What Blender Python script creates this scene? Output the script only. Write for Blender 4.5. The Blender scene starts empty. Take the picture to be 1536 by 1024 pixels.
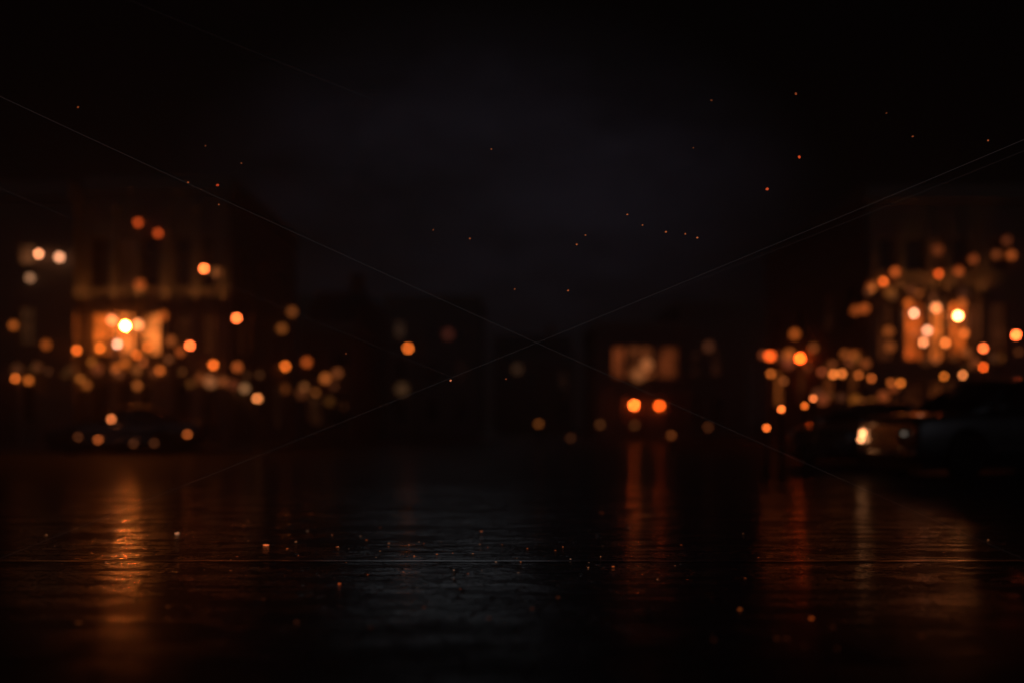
import bpy, bmesh, math, random
from mathutils import Vector, Matrix
random.seed(11)
S = bpy.context.scene
C = S.collection
R = math.radians
# ------------------------------------------------------------------ camera numbers
F = 1500.0            # focal length in pixels of a 1536 px wide picture
HZ = 632.0            # row of the horizon
CH = 0.95             # height of the lens above the road
FOCUS = 6.9
APER = 0.1            # aperture diameter, m


def P(px, py, Y):
    """where a sight line of the photograph meets depth Y"""
    return Vector(((px - 768) / F * Y, Y, CH + (HZ - py) / F * Y))


def G(px, py):
    Y = CH * F / (py - HZ)
    return Vector(((px - 768) / F * Y, Y, 0))


def lin(c):
    return tuple(((v / 255) / 12.92 if v / 255 <= .04045 else ((v / 255 + .055) / 1.055) ** 2.4) for v in c)


# ------------------------------------------------------------------ materials
def mat(name):
    m = bpy.data.materials.new(name)
    m.use_nodes = True
    nt = m.node_tree
    return m, nt, nt.nodes['Principled BSDF']


def N(nt, t, **kw):
    n = nt.nodes.new(t)
    for k, v in kw.items():
        setattr(n, k, v)
    return n


def plain(name, col, rough=.5, metal=0., var=.25, scale=6., bump=0., spec=.5, coat=0.):
    m, nt, b = mat(name)
    tc = N(nt, 'ShaderNodeTexCoord')
    nz = N(nt, 'ShaderNodeTexNoise')
    nz.inputs['Scale'].default_value = scale
    nz.inputs['Detail'].default_value = 6
    nt.links.new(tc.outputs['Object'], nz.inputs['Vector'])
    mr = N(nt, 'ShaderNodeMapRange')
    mr.inputs[3].default_value = 1 - var
    mr.inputs[4].default_value = 1 + var
    nt.links.new(nz.outputs['Fac'], mr.inputs[0])
    mx = N(nt, 'ShaderNodeVectorMath', operation='SCALE')
    mx.inputs[0].default_value = col
    nt.links.new(mr.outputs[0], mx.inputs['Scale'])
    nt.links.new(mx.outputs[0], b.inputs['Base Color'])
    m2 = N(nt, 'ShaderNodeMapRange')
    m2.inputs[3].default_value = max(0.02, rough * (1 - var * .6))
    m2.inputs[4].default_value = min(1, rough * (1 + var * .6))
    nt.links.new(nz.outputs['Fac'], m2.inputs[0])
    nt.links.new(m2.outputs[0], b.inputs['Roughness'])
    b.inputs['Metallic'].default_value = metal
    b.inputs['Specular IOR Level'].default_value = spec
    if coat:
        b.inputs['Coat Weight'].default_value = coat
        b.inputs['Coat Roughness'].default_value = .04
    if bump:
        bp = N(nt, 'ShaderNodeBump')
        bp.inputs['Strength'].default_value = bump
        bp.inputs['Distance'].default_value = .02
        nt.links.new(nz.outputs['Fac'], bp.inputs['Height'])
        nt.links.new(bp.outputs[0], b.inputs['Normal'])
    return m


def stonewall(name, c1, c2, bw=.6, bh=.3):
    m, nt, b = mat(name)
    tc = N(nt, 'ShaderNodeTexCoord')
    mp = N(nt, 'ShaderNodeMapping')
    mp.inputs['Rotation'].default_value = (R(90), 0, 0)
    nt.links.new(tc.outputs['Object'], mp.inputs[0])
    br = N(nt, 'ShaderNodeTexBrick')
    br.inputs['Scale'].default_value = 1
    br.inputs['Brick Width'].default_value = bw
    br.inputs['Row Height'].default_value = bh
    br.inputs['Mortar Size'].default_value = .012
    br.inputs['Color1'].default_value = (*c1, 1)
    br.inputs['Color2'].default_value = (*c2, 1)
    br.inputs['Mortar'].default_value = (c1[0] * .6, c1[1] * .6, c1[2] * .6, 1)
    nt.links.new(mp.outputs[0], br.inputs['Vector'])
    nz = N(nt, 'ShaderNodeTexNoise')
    nz.inputs['Scale'].default_value = 1.3
    nz.inputs['Detail'].default_value = 8
    nt.links.new(tc.outputs['Object'], nz.inputs['Vector'])
    mx = N(nt, 'ShaderNodeMix', data_type='RGBA', blend_type='MULTIPLY')
    mx.inputs[0].default_value = .6
    nt.links.new(br.outputs['Color'], mx.inputs[6])
    nt.links.new(nz.outputs['Color'], mx.inputs[7])
    nt.links.new(mx.outputs[2], b.inputs['Base Color'])
    b.inputs['Roughness'].default_value = .8
    bp = N(nt, 'ShaderNodeBump')
    bp.inputs['Strength'].default_value = .5
    bp.inputs['Distance'].default_value = .015
    nt.links.new(br.outputs['Fac'], bp.inputs['Height'])
    bp.invert = True
    nt.links.new(bp.outputs[0], b.inputs['Normal'])
    return m


_em = {}


def glow(rgb, name='lamp_light'):
    key = tuple(round(v, 3) for v in rgb)
    if key in _em:
        return _em[key]
    m, nt, b = mat(name)
    b.inputs['Base Color'].default_value = (.25, .2, .15, 1)
    mxv = max(max(rgb), 1e-6)
    b.inputs['Emission Color'].default_value = (rgb[0] / mxv, rgb[1] / mxv, rgb[2] / mxv, 1)
    b.inputs['Emission Strength'].default_value = mxv
    _em[key] = m
    return m


def litpane(rgb, name='lit_window', scale=.9):
    """a lit room behind a window: curtains and furniture make it uneven"""
    m, nt, b = mat(name)
    tc = N(nt, 'ShaderNodeTexCoord')
    nz = N(nt, 'ShaderNodeTexNoise')
    nz.inputs['Scale'].default_value = scale
    nz.inputs['Detail'].default_value = 3
    nt.links.new(tc.outputs['Object'], nz.inputs['Vector'])
    mr = N(nt, 'ShaderNodeMapRange')
    mr.inputs[1].default_value = .35
    mr.inputs[2].default_value = .65
    mr.inputs[3].default_value = .15
    mr.inputs[4].default_value = 1.7
    nt.links.new(nz.outputs['Fac'], mr.inputs[0])
    mu = N(nt, 'ShaderNodeMath', operation='MULTIPLY')
    mxv = max(rgb)
    mu.inputs[1].default_value = mxv
    nt.links.new(mr.outputs[0], mu.inputs[0])
    b.inputs['Base Color'].default_value = (.05, .04, .03, 1)
    b.inputs['Roughness'].default_value = .1
    b.inputs['Emission Color'].default_value = (rgb[0] / mxv, rgb[1] / mxv, rgb[2] / mxv, 1)
    nt.links.new(mu.outputs[0], b.inputs['Emission Strength'])
    return m


M = {}
M['stucco'] = plain('stucco_wall', (.13, .115, .10), .85, var=.35, scale=1.5, bump=.3)
M['stone'] = stonewall('stone_wall', (.24, .20, .17), (.19, .16, .14))
M['brick'] = stonewall('brick_wall', (.24, .13, .09), (.19, .10, .07), .24, .085)
M['dark_wall'] = plain('soot_wall', (.16, .14, .13), .9, var=.4, scale=.8, bump=.3)
M['trim'] = plain('stone_trim', (.17, .15, .13), .75, var=.25, scale=4, bump=.2)
M['frame'] = plain('dark_window_frame', (.05, .045, .04), .5)
M['roof'] = plain('slate_roof', (.06, .055, .06), .7, var=.4, scale=5, bump=.4)
M['door'] = plain('dark_timber_door', (.07, .04, .025), .5, var=.4, scale=9)
M['pane'] = plain('dark_glass', (.01, .01, .012), .06, var=.2, scale=.7, spec=.6)
M['iron'] = plain('black_iron', (.02, .02, .022), .45, var=.3, scale=12)
M['steel'] = plain('steel_strand', (.5, .5, .52), .38, 1., var=.3, scale=60)
M['paving'] = plain('damp_paving', (.09, .085, .08), .45, var=.35, scale=3, bump=.3)
M['black_paint'] = plain('black_car_paint', (.22, .218, .22), .3, .85, var=.15, scale=2, spec=.5, coat=1.)
M['grey_paint'] = plain('grey_car_paint', (.26, .25, .24), .34, .7, var=.15, scale=2, coat=.9)
M['blue_paint'] = plain('deep_blue_car_paint', (.03, .033, .04), .3, .3, var=.15, scale=2, coat=1.)
M['car_glass'] = plain('tinted_car_glass', (.006, .006, .007), .05, var=.1, scale=1, spec=.5)
M['chrome'] = plain('chrome', (.72, .71, .70), .27, 1., var=.25, scale=8)
M['tyre'] = plain('tyre_rubber', (.012, .012, .012), .75, var=.2, scale=20)
M['alloy'] = plain('alloy_wheel', (.28, .28, .30), .32, .9, var=.2, scale=8)
M['plastic'] = plain('black_plastic', (.012, .012, .013), .5)
M['lens'] = plain('headlight_lens', (.18, .18, .19), .08, .2, var=.2, scale=14, spec=.7)
M['plate'] = plain('blank_number_plate', (.35, .34, .30), .4, var=.15)
M['red_lens'] = plain('tail_lens', (.12, .008, .006), .12)
M['ash'] = plain('ash_grit', (.05, .045, .042), .22, var=.6, scale=9, spec=.7)


# ------------------------------------------------------------------ mesh helpers
def finish(o, smooth=False):
    if smooth:
        for p in o.data.polygons:
            p.use_smooth = True


def link(name, bm, m, parent=None, smooth=False):
    me = bpy.data.meshes.new(name)
    bmesh.ops.recalc_face_normals(bm, faces=bm.faces[:])
    bm.to_mesh(me)
    bm.free()
    o = bpy.data.objects.new(name, me)
    C.objects.link(o)
    if m:
        me.materials.append(m)
    if parent:
        o.parent = parent
    finish(o, smooth)
    return o


def thing(name, label, cat, loc=(0, 0, 0), rz=0., group=None):
    o = bpy.data.objects.new(name, None)
    C.objects.link(o)
    o.empty_display_size = .2
    o.location = loc
    o.rotation_euler = (0, 0, rz)
    o['label'] = label
    o['category'] = cat
    if group:
        o['group'] = group
    return o


def tag(o, label, cat, group=None, kind=None):
    if kind:
        o['kind'] = kind
    if label:
        o['label'] = label
        o['category'] = cat
    if group:
        o['group'] = group
    return o


def box(bm, x0, x1, y0, y1, z0, z1):
    vs = [bm.verts.new((x, y, z)) for z in (z0, z1) for y in (y0, y1) for x in (x0, x1)]
    for f in ((0, 1, 3, 2), (4, 5, 7, 6), (0, 1, 5, 4), (2, 3, 7, 6), (0, 2, 6, 4), (1, 3, 7, 5)):
        bm.faces.new([vs[i] for i in f])
    return bm


def tube(bm, pts, r, n=8, taper=1.):
    rings = []
    L = len(pts)
    for i, p in enumerate(pts):
        p = Vector(p)
        a = Vector(pts[max(0, i - 1)])
        b = Vector(pts[min(L - 1, i + 1)])
        d = (b - a).normalized()
        up = Vector((0, 0, 1)) if abs(d.z) < .9 else Vector((1, 0, 0))
        u = d.cross(up).normalized()
        v = u.cross(d)
        rr = r * (1 + (taper - 1) * i / max(1, L - 1))
        rings.append([bm.verts.new(p + (u * math.cos(2 * math.pi * k / n) + v * math.sin(2 * math.pi * k / n)) * rr) for k in range(n)])
    for i in range(L - 1):
        for k in range(n):
            bm.faces.new((rings[i][k], rings[i][(k + 1) % n], rings[i + 1][(k + 1) % n], rings[i + 1][k]))
    bm.faces.new(rings[0][::-1])
    bm.faces.new(rings[-1])
    return bm


def lathe(bm, prof, n=20, axis='z', off=(0, 0, 0)):
    """prof: (radius, height) pairs"""
    off = Vector(off)
    rings = []
    for r, h in prof:
        ring = []
        for k in range(n):
            a = 2 * math.pi * k / n
            c, s = r * math.cos(a), r * math.sin(a)
            v = (c, s, h) if axis == 'z' else ((c, h, s) if axis == 'y' else (h, c, s))
            ring.append(bm.verts.new(off + Vector(v)))
        rings.append(ring)
    for i in range(len(rings) - 1):
        for k in range(n):
            bm.faces.new((rings[i][k], rings[i][(k + 1) % n], rings[i + 1][(k + 1) % n], rings[i + 1][k]))
    bm.faces.new(rings[0][::-1])
    bm.faces.new(rings[-1])
    return bm


def ball(bm, c, r, sub=2, sz=1.):
    q = bmesh.ops.create_icosphere(bm, subdivisions=sub, radius=r)
    for v in q['verts']:
        v.co.z *= sz
        v.co += Vector(c)
    return bm


# ------------------------------------------------------------------ setting: road and pavements
def road_material():
    m, nt, b = mat('wet_asphalt')
    L = nt.links.new
    geo = N(nt, 'ShaderNodeNewGeometry')
    sep = N(nt, 'ShaderNodeSeparateXYZ')
    L(geo.outputs['Position'], sep.inputs[0])

    def noise(scale, detail=6, sc=(1, 1, 1), rough=.55):
        mp = N(nt, 'ShaderNodeMapping')
        mp.inputs['Scale'].default_value = sc
        L(geo.outputs['Position'], mp.inputs[0])
        n = N(nt, 'ShaderNodeTexNoise')
        n.inputs['Scale'].default_value = scale
        n.inputs['Detail'].default_value = detail
        n.inputs['Roughness'].default_value = rough
        L(mp.outputs[0], n.inputs['Vector'])
        return n.outputs['Fac']

    def rng(src, a, b_, c, d):
        r = N(nt, 'ShaderNodeMapRange')
        for i, v in enumerate((a, b_, c, d)):
            r.inputs[i + 1].default_value = v
        L(src, r.inputs[0])
        return r.outputs[0]

    def op(o, a, c):
        n = N(nt, 'ShaderNodeMath', operation=o)
        for i, v in enumerate((a, c)):
            if isinstance(v, (int, float)):
                n.inputs[i].default_value = v
            else:
                L(v, n.inputs[i])
        return n.outputs[0]

    big = noise(.35, 5, (.7, 1.2, 1))
    patch = noise(1.6, 6, (.55, 1.3, 1))
    fine = noise(34, 4)
    grain = noise(120, 3)
    wave = noise(2.2, 5, (.5, 2.2, 1))
    streak = noise(3.0, 5, (.35, 9, 1), .6)
    # a wet area in front that dries out towards the far side of the street
    far = op('MULTIPLY', rng(sep.outputs['Y'], 16, 40, 1, .75), rng(sep.outputs['Y'], 3.8, 6.0, .5, 1))
    wet = op('MULTIPLY', far, rng(big, .32, .6, .84, 1))
    pud = rng(patch, .50, .58, 0, 1)
    dryr = .42
    wr = op('ADD', rng(noise(1.1, 5, (.6, 1.4, 1), .6), .35, .65, .05, .19), op('MULTIPLY', pud, -.05))
    inv = op('SUBTRACT', 1, wet)
    rough = op('ADD', op('MULTIPLY', wr, wet), op('MULTIPLY', inv, dryr))
    # islands where the film of water has drained off the aggregate
    isl = rng(noise(3.4, 7, (.55, 1.25, 1), .68), .42, .56, 0, 1)
    bands = rng(noise(1.1, 7, (.45, 2., 1), .7), .33, .52, .25, 1)
    pits = rng(noise(22, 5, (.7, 1., 1), .7), .36, .51, .42, 1)
    grit_ = rng(noise(34, 5, (1, .8, 1), .75), .38, .56, .28, 1.1)
    film = op('MULTIPLY', op('MULTIPLY', op('ADD', op('MULTIPLY', isl, .65), .35), bands), op('MULTIPLY', pits, grit_))
    film = op('MULTIPLY', film, op('MULTIPLY', rng(sep.outputs['Y'], 9.5, 18, 1, .30), rng(sep.outputs['Y'], 4., 5.9, .36, 1)))
    rough = op('ADD', rough, op('MULTIPLY', op('SUBTRACT', 1, film), .03))
    L(rough, b.inputs['Roughness'])
    # where the film is gone the bare aggregate is dull
    dry = N(nt, 'ShaderNodeBsdfPrincipled')
    dry.inputs['Roughness'].default_value = .75
    dry.inputs['Specular IOR Level'].default_value = .25
    b.inputs['Specular IOR Level'].default_value = .6
    mxs = N(nt, 'ShaderNodeMixShader')
    L(film, mxs.inputs[0])
    L(dry.outputs[0], mxs.inputs[1])
    L(b.outputs[0], mxs.inputs[2])
    L(mxs.outputs[0], nt.nodes['Material Output'].inputs['Surface'])
    # colour: asphalt with aggregate and darker damp patches
    col = N(nt, 'ShaderNodeMix', data_type='RGBA')
    col.inputs[6].default_value = (.012, .0115, .012, 1)
    col.inputs[7].default_value = (.042, .040, .040, 1)
    L(op('ADD', op('MULTIPLY', fine, .6), op('MULTIPLY', big, .4)), col.inputs[0])
    L(col.outputs[2], b.inputs['Base Color'])
    L(col.outputs[2], dry.inputs['Base Color'])
    # cracks
    mp = N(nt, 'ShaderNodeMapping')
    mp.inputs['Scale'].default_value = (1., 1.4, 1)
    L(geo.outputs['Position'], mp.inputs[0])
    dist = N(nt, 'ShaderNodeVectorMath', operation='ADD')
    nz = N(nt, 'ShaderNodeTexNoise')
    nz.inputs['Scale'].default_value = 1.4
    nz.inputs['Detail'].default_value = 4
    L(mp.outputs[0], nz.inputs['Vector'])
    L(mp.outputs[0], dist.inputs[0])
    L(nz.outputs['Color'], dist.inputs[1])
    vo = N(nt, 'ShaderNodeTexVoronoi', feature='DISTANCE_TO_EDGE')
    vo.inputs['Scale'].default_value = 2.3
    L(dist.outputs[0], vo.inputs['Vector'])
    crack = rng(vo.outputs['Distance'], 0, .03, 0, 1)
    h = op('ADD', op('MULTIPLY', grain, .0002), op('MULTIPLY', fine, .00030))
    h = op('ADD', h, op('MULTIPLY', wave, .008))
    h = op('ADD', h, op('MULTIPLY', streak, .003))
    h = op('ADD', h, op('MULTIPLY', crack, .004))
    h = op('ADD', h, op('MULTIPLY', noise(6.5, 4, (.8, 1.1, 1), .6), .009))
    bp = N(nt, 'ShaderNodeBump')
    bp.inputs['Strength'].default_value = .8
    bp.inputs['Distance'].default_value = 1.0
    L(h, bp.inputs['Height'])
    L(bp.outputs[0], b.inputs['Normal'])
    L(bp.outputs[0], dry.inputs['Normal'])
    return m


bm = bmesh.new()
bmesh.ops.create_grid(bm, x_segments=40, y_segments=40, size=300)
road = link('road', bm, road_material())
road['kind'] = 'structure'


def pavement(name, x0, x1, y0, y1):
    bm = bmesh.new()
    box(bm, x0, x1, y0, y1, -.2, .13)
    o = link(name, bm, M['paving'])
    bv = o.modifiers.new('soft_edge', 'BEVEL')
    bv.width = .025
    bv.segments = 2
    o['kind'] = 'structure'
    # kerb stones, a hair proud of the slab
    return o


pavement('pavement', -40, -8.2, 31.6, 52)
pavement('pavement', 10.3, 40, 27.5, 52)
pavement('pavement', -8, 10.1, 49.5, 52)


def joint(name, pts, r, breaks=()):
    """a low bead of bitumen pressed out of a joint, wet and uneven"""
    bm = bmesh.new()
    rings = []
    n = 7
    for i, (x, y, k) in enumerate(pts):
        ring = []
        for j in range(n):
            a = math.pi * j / (n - 1)
            rr = r * k * (1 + random.uniform(-.25, .25))
            ring.append(bm.verts.new((x + random.uniform(-.004, .004), y + math.cos(a) * rr * 1.6, .0005 + max(0, math.sin(a)) * rr)))
        rings.append(ring)
    for i in range(len(rings) - 1):
        for j in range(n - 1):
            bm.faces.new((rings[i][j], rings[i][j + 1], rings[i + 1][j + 1], rings[i + 1][j]))
    o = link(name, bm, M['ash'], smooth=True)
    o['kind'] = 'structure'
    return o


def jline(px0, px1, py, amp, k):
    y0 = CH * F / (py - HZ)
    n = int(abs(px1 - px0) / 3)
    ph = random.random() * 9
    out = []
    for i in range(n + 1):
        px = px0 + (px1 - px0) * i / n
        w = amp * (math.sin(px * .021 + ph) + .5 * math.sin(px * .057 + ph * 2) + .4 * random.uniform(-1, 1))
        e = min(1, i / 14 + .15, (n - i) / 14 + .15)
        out.append(((px - 768) / F * y0, y0 + w, k * e * random.uniform(.4, 1.3)))
    return out


water = plain('standing_water', (.01, .01, .011), .09, var=.5, scale=30, spec=.5, bump=.02)
rail_mat = None
_r = plain('worn_steel', (.62, .61, .60), .22, 1., var=.5, scale=5, bump=.03)

nt_ = _r.node_tree
b_ = nt_.nodes['Principled BSDF']
g_ = N(nt_, 'ShaderNodeNewGeometry')
m_ = N(nt_, 'ShaderNodeMapping')
m_.inputs['Scale'].default_value = (1, 6, 1)
nt_.links.new(g_.outputs['Position'], m_.inputs[0])
z_ = N(nt_, 'ShaderNodeTexNoise')
z_.inputs['Scale'].default_value = 1.5
z_.inputs['Detail'].default_value = 8
z_.inputs['Roughness'].default_value = .7
nt_.links.new(m_.outputs[0], z_.inputs['Vector'])
q_ = N(nt_, 'ShaderNodeMapRange')
q_.inputs[1].default_value = .42
q_.inputs[2].default_value = .58
nt_.links.new(z_.outputs['Fac'], q_.inputs[0])
dirt = N(nt_, 'ShaderNodeBsdfPrincipled')
dirt.inputs['Base Color'].default_value = (.02, .018, .016, 1)
dirt.inputs['Roughness'].default_value = .6
mm_ = N(nt_, 'ShaderNodeMixShader')
nt_.links.new(q_.outputs[0], mm_.inputs[0])
nt_.links.new(dirt.outputs[0], mm_.inputs[1])
nt_.links.new(b_.outputs[0], mm_.inputs[2])
nt_.links.new(mm_.outputs[0], nt_.nodes['Material Output'].inputs['Surface'])
rail_mat = _r


def sliver(px0, px1, py, wid, seed):
    """a long thin puddle lying along a crack"""
    rnd = random.Random(seed)
    y0 = CH * F / (py - HZ)
    n = max(12, int(abs(px1 - px0) / 4))
    ph = rnd.random() * 9
    lo, hi = [], []
    bm = bmesh.new()
    for i in range(n + 1):
        f = i / n
        x = (px0 + (px1 - px0) * f - 768) / F * y0
        c = .02 * math.sin(f * 7 + ph) + .012 * math.sin(f * 19 + ph * 3)
        w = wid * math.sqrt(max(.003, 4 * f * (1 - f))) * rnd.uniform(.45, 1.2) / 2
        lo.append(bm.verts.new((x, y0 + c - w, .003)))
        hi.append(bm.verts.new((x, y0 + c + w, .003)))
    for i in range(n):
        bm.faces.new((lo[i], lo[i + 1], hi[i + 1], hi[i]))
    o = link('puddle', bm, water)
    o['kind'] = 'structure'


for i, a in enumerate(((1270, 1490, 805, .06), (570, 668, 827, .05), (380, 560, 801, .05), (925, 1050, 773, .08), (540, 640, 818, .05), (700, 830, 793, .05), (80, 190, 838, .04),
                       (1060, 1180, 741, .12), (400, 480, 771, .06), (1000, 1110, 826, .04), (640, 760, 776, .05), (150, 240, 796, .05), (300, 380, 812, .04), (760, 900, 858, .05), (480, 600, 862, .04), (880, 960, 738, .1))):
    sliver(*a, i)
bm = bmesh.new()
yr = CH * F / (841 - HZ)
lo, hi = [], []
for i in range(260):
    x = -8 + 16 * i / 259
    w = .042 * random.uniform(.75, 1.2)
    lo.append((bm.verts.new((x, yr - w, .004)), bm.verts.new((x, yr, .0046)), bm.verts.new((x, yr + w, .004))))
for i in range(259):
    for k in range(2):
        bm.faces.new((lo[i][k], lo[i + 1][k], lo[i + 1][k + 1], lo[i][k + 1]))
rail = link('steel_rail', bm, rail_mat)
tag(rail, 'worn steel strip set flush across the whole wet road', 'steel strip')

# grit scattered over the near road: far too many bits to count
bm = bmesh.new()
for i in range(2600):
    py = 632 + 95 + 330 * (random.random() ** 1.5)
    px = random.uniform(-40, 1580) if random.random() < .45 else random.gauss(520, 250)
    g = G(px, py)
    r = random.uniform(.0012, .0038) * (1.5 if random.random() < .06 else 1)
    q = bmesh.ops.create_icosphere(bm, subdivisions=1, radius=r)
    sx, sy = random.uniform(.7, 1.7), random.uniform(.7, 1.5)
    for v in q['verts']:
        v.co.x *= sx * random.uniform(.8, 1.2)
        v.co.y *= sy
        v.co.z *= .75
        v.co += Vector((g.x, g.y, r * .4))
grit = link('wet_grit', bm, M['ash'])
grit['kind'] = 'stuff'
grit['label'] = 'fine wet grit scattered across the near road'
grit['category'] = 'grit'

# ------------------------------------------------------------------ buildings
PANES = {}


def building(name, label, x0, x1, y0, depth, h, wall, cols, rows, lit=None, side=None, side_cols=(), side_rows=(), roof='parapet', door=None):
    """a block with real window reveals. cols / rows: window openings on the street front;
       side = +1 / -1 puts openings on that flank as well (side_cols are depths)."""
    t = thing(name, label, 'building', ((x0 + x1) / 2, y0, 0))
    cx = (x0 + x1) / 2
    lit = lit or {}
    bm = bmesh.new()
    rev = .22

    def face(pts):
        bm.faces.new([bm.verts.new(p) for p in pts])

    def openwall(u0, u1, z0, z1, cs, rs, to3, tag_):
        us = sorted({u0, u1, *[c for q in cs for c in q]})
        zs = sorted({z0, z1, *[c for q in rs for c in q]})
        for i in range(len(us) - 1):
            for j in range(len(zs) - 1):
                a, b, c, d = us[i], us[i + 1], zs[j], zs[j + 1]
                isw = (a, b) in cs and (c, d) in rs
                ci = cs.index((a, b)) if (a, b) in cs else -1
                ri = rs.index((c, d)) if (c, d) in rs else -1
                if isw and lit.get((tag_, ci, ri), 0) == 'skip':
                    isw = False
                if not isw:
                    face([to3(a, 0, c), to3(b, 0, c), to3(b, 0, d), to3(a, 0, d)])
                else:
                    for (p, q) in (((a, c), (b, c)), ((b, c), (b, d)), ((b, d), (a, d)), ((a, d), (a, c))):
                        face([to3(p[0], 0, p[1]), to3(q[0], 0, q[1]), to3(q[0], rev, q[1]), to3(p[0], rev, p[1])])
                    fm = bmesh.new()
                    w = .06
                    e = .012

                    def fb(ua, ub, za, zb, d0=.10, d1=.17):
                        ps = [to3(u, dd, z) for z in (za, zb) for dd in (d0, d1) for u in (ua, ub)]
                        vs = [fm.verts.new(Vector(p_)) for p_ in ps]
                        for f_ in ((0, 1, 3, 2), (4, 5, 7, 6), (0, 1, 5, 4), (2, 3, 7, 6), (0, 2, 6, 4), (1, 3, 7, 5)):
                            fm.faces.new([vs[k] for k in f_])
                    fb(a + e, a + w, c + e, d - e)
                    fb(b - w, b - e, c + e, d - e)
                    fb(a + w + .002, b - w - .002, c + e, c + w)
                    fb(a + w + .002, b - w - .002, d - w, d - e)
                    mid = (a + b) / 2
                    fb(mid - .022, mid + .022, c + w + .002, d - w - .002, .11, .16)
                    fb(a + w + .002, mid - .025, c + (d - c) * .62, c + (d - c) * .62 + .04, .11, .16)
                    fb(mid + .025, b - w - .002, c + (d - c) * .62, c + (d - c) * .62 + .04, .11, .16)
                    wo = link('window', fm, M['frame'], t)
                    pm = bmesh.new()
                    ps = [(a, rev - .004, c), (b, rev - .004, c), (b, rev - .004, d), (a, rev - .004, d)]
                    pm.faces.new([pm.verts.new(Vector(to3(*q_))) for q_ in ps])
                    v = lit.get((tag_, ci, ri))
                    link('pane', pm, v if v else M['pane'], wo)
                    sm = bmesh.new()
                    ps = [to3(u, dd, z) for z in (c - .09, c - .003) for dd in (-.10, -.003) for u in (a - .08, b + .08)]
                    vs = [sm.verts.new(Vector(p_)) for p_ in ps]
                    for f_ in ((0, 1, 3, 2), (4, 5, 7, 6), (0, 1, 5, 4), (2, 3, 7, 6), (0, 2, 6, 4), (1, 3, 7, 5)):
                        sm.faces.new([vs[k] for k in f_])
                    link('sill', sm, M['trim'], wo)

    hx = (x1 - x0) / 2
    openwall(-hx, hx, 0, h, list(cols), list(rows), lambda u, d, z: (u, d, z), 'f')
    if side == 1:
        face([(-hx, 0, 0), (-hx, depth, 0), (-hx, depth, h), (-hx, 0, h)])
        openwall(0, depth, 0, h, list(side_cols), list(side_rows), lambda u, d, z: (hx - d, u, z), 's')
    elif side == -1:
        face([(hx, 0, 0), (hx, depth, 0), (hx, depth, h), (hx, 0, h)])
        openwall(0, depth, 0, h, list(side_cols), list(side_rows), lambda u, d, z: (-hx + d, u, z), 's')
    else:
        for sx in (-hx, hx):
            face([(sx, 0, 0), (sx, depth, 0), (sx, depth, h), (sx, 0, h)])
    face([(-hx, depth, 0), (hx, depth, 0), (hx, depth, h), (-hx, depth, h)])
    face([(-hx, 0, h), (hx, 0, h), (hx, depth, h), (-hx, depth, h)])
    bmesh.ops.remove_doubles(bm, verts=bm.verts[:], dist=.0005)
    link('wall', bm, M[wall], t)
    # cornice / parapet and roof
    bm = bmesh.new()
    box(bm, -hx - .18, hx + .18, -.2, depth + .18, h + .003, h + .16)
    box(bm, -hx - .08, hx + .08, -.1, .2, h + .163, h + .55)
    box(bm, -hx - .08, -hx + .2, .203, depth, h + .163, h + .55)
    box(bm, hx - .2, hx + .08, .203, depth, h + .163, h + .55)
    link('cornice', bm, M['trim'], t)
    if roof == 'gable':
        bm = bmesh.new()
        z = h + .17
        a = [(-hx - .05, .25, z), (hx + .05, .25, z), (hx + .05, depth, z), (-hx - .05, depth, z), (-hx - .05, depth / 2, z + depth * .28), (hx + .05, depth / 2, z + depth * .28)]
        vs = [bm.verts.new(q) for q in a]
        for f_ in ((0, 1, 5, 4), (2, 3, 4, 5), (0, 4, 3), (1, 2, 5), (0, 3, 2, 1)):
            bm.faces.new([vs[k] for k in f_])
        ro = link('roof', bm, M['roof'], t)
        bm = bmesh.new()
        box(bm, hx * .4, hx * .4 + .6, depth * .45, depth * .55, h + depth * .2, h + depth * .36 + .4)
        link('chimney', bm, M['brick'], ro)
    if door:
        for (dx, w, hh, ms) in door:
            bm = bmesh.new()
            box(bm, dx - w / 2, dx + w / 2, -.035, -.003, .135, hh)
            for k in range(2):
                box(bm, dx - w * .38, dx + w * .38, -.05, -.037, .4 + k * hh * .45, .4 + k * hh * .45 + hh * .3)
            d = link('door', bm, M[ms], t)
            bm = bmesh.new()
            ball(bm, (dx + w * .38, -.085, 1.05), .035)
            link('handle', bm, M['chrome'], d)
            bm = bmesh.new()
            box(bm, dx - w / 2 - .16, dx - w / 2 - .003, -.09, -.003, .135, hh + .16)
            box(bm, dx + w / 2 + .003, dx + w / 2 + .16, -.09, -.003, .135, hh + .16)
            box(bm, dx - w / 2, dx + w / 2, -.09, -.003, hh + .003, hh + .16)
            link('door_surround', bm, M['trim'], t)
    return t


def W(c, k=1.):
    v = lin(c)
    return tuple(x * k for x in v)


def xs(px, Y):
    return (px - 768) / F * Y


# left: plain stucco house at the edge of the frame
Y1 = 33.0
x0, x1 = -20.5, -14.65
c1 = (x0 + x1) / 2


def zat(py, Y):
    return CH + (HZ - py) / F * Y


def colset(pxs, Y, cx):
    return [(xs(a, Y) - cx, xs(b, Y) - cx) for a, b in pxs]


b1 = building('stucco_house', 'plain stucco house at the far left with two bright upstairs windows', x0, x1, Y1, 9, 8.3, 'stucco',
              colset([(-50, -14), (26, 52), (64, 112)], Y1, c1), [(.95, 2.35), (3.45, 4.75), (6.12, 6.82)],
              lit={('f', 1, 2): litpane(W((95, 55, 30))), ('f', 2, 2): litpane(W((125, 75, 45))), ('f', 1, 1): litpane(W((50, 28, 14))),
                   ('f', 2, 1): litpane(W((44, 20, 9)))},
              door=[(xs(5, Y1) - c1, 1.0, 2.3, 'door')])

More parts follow.
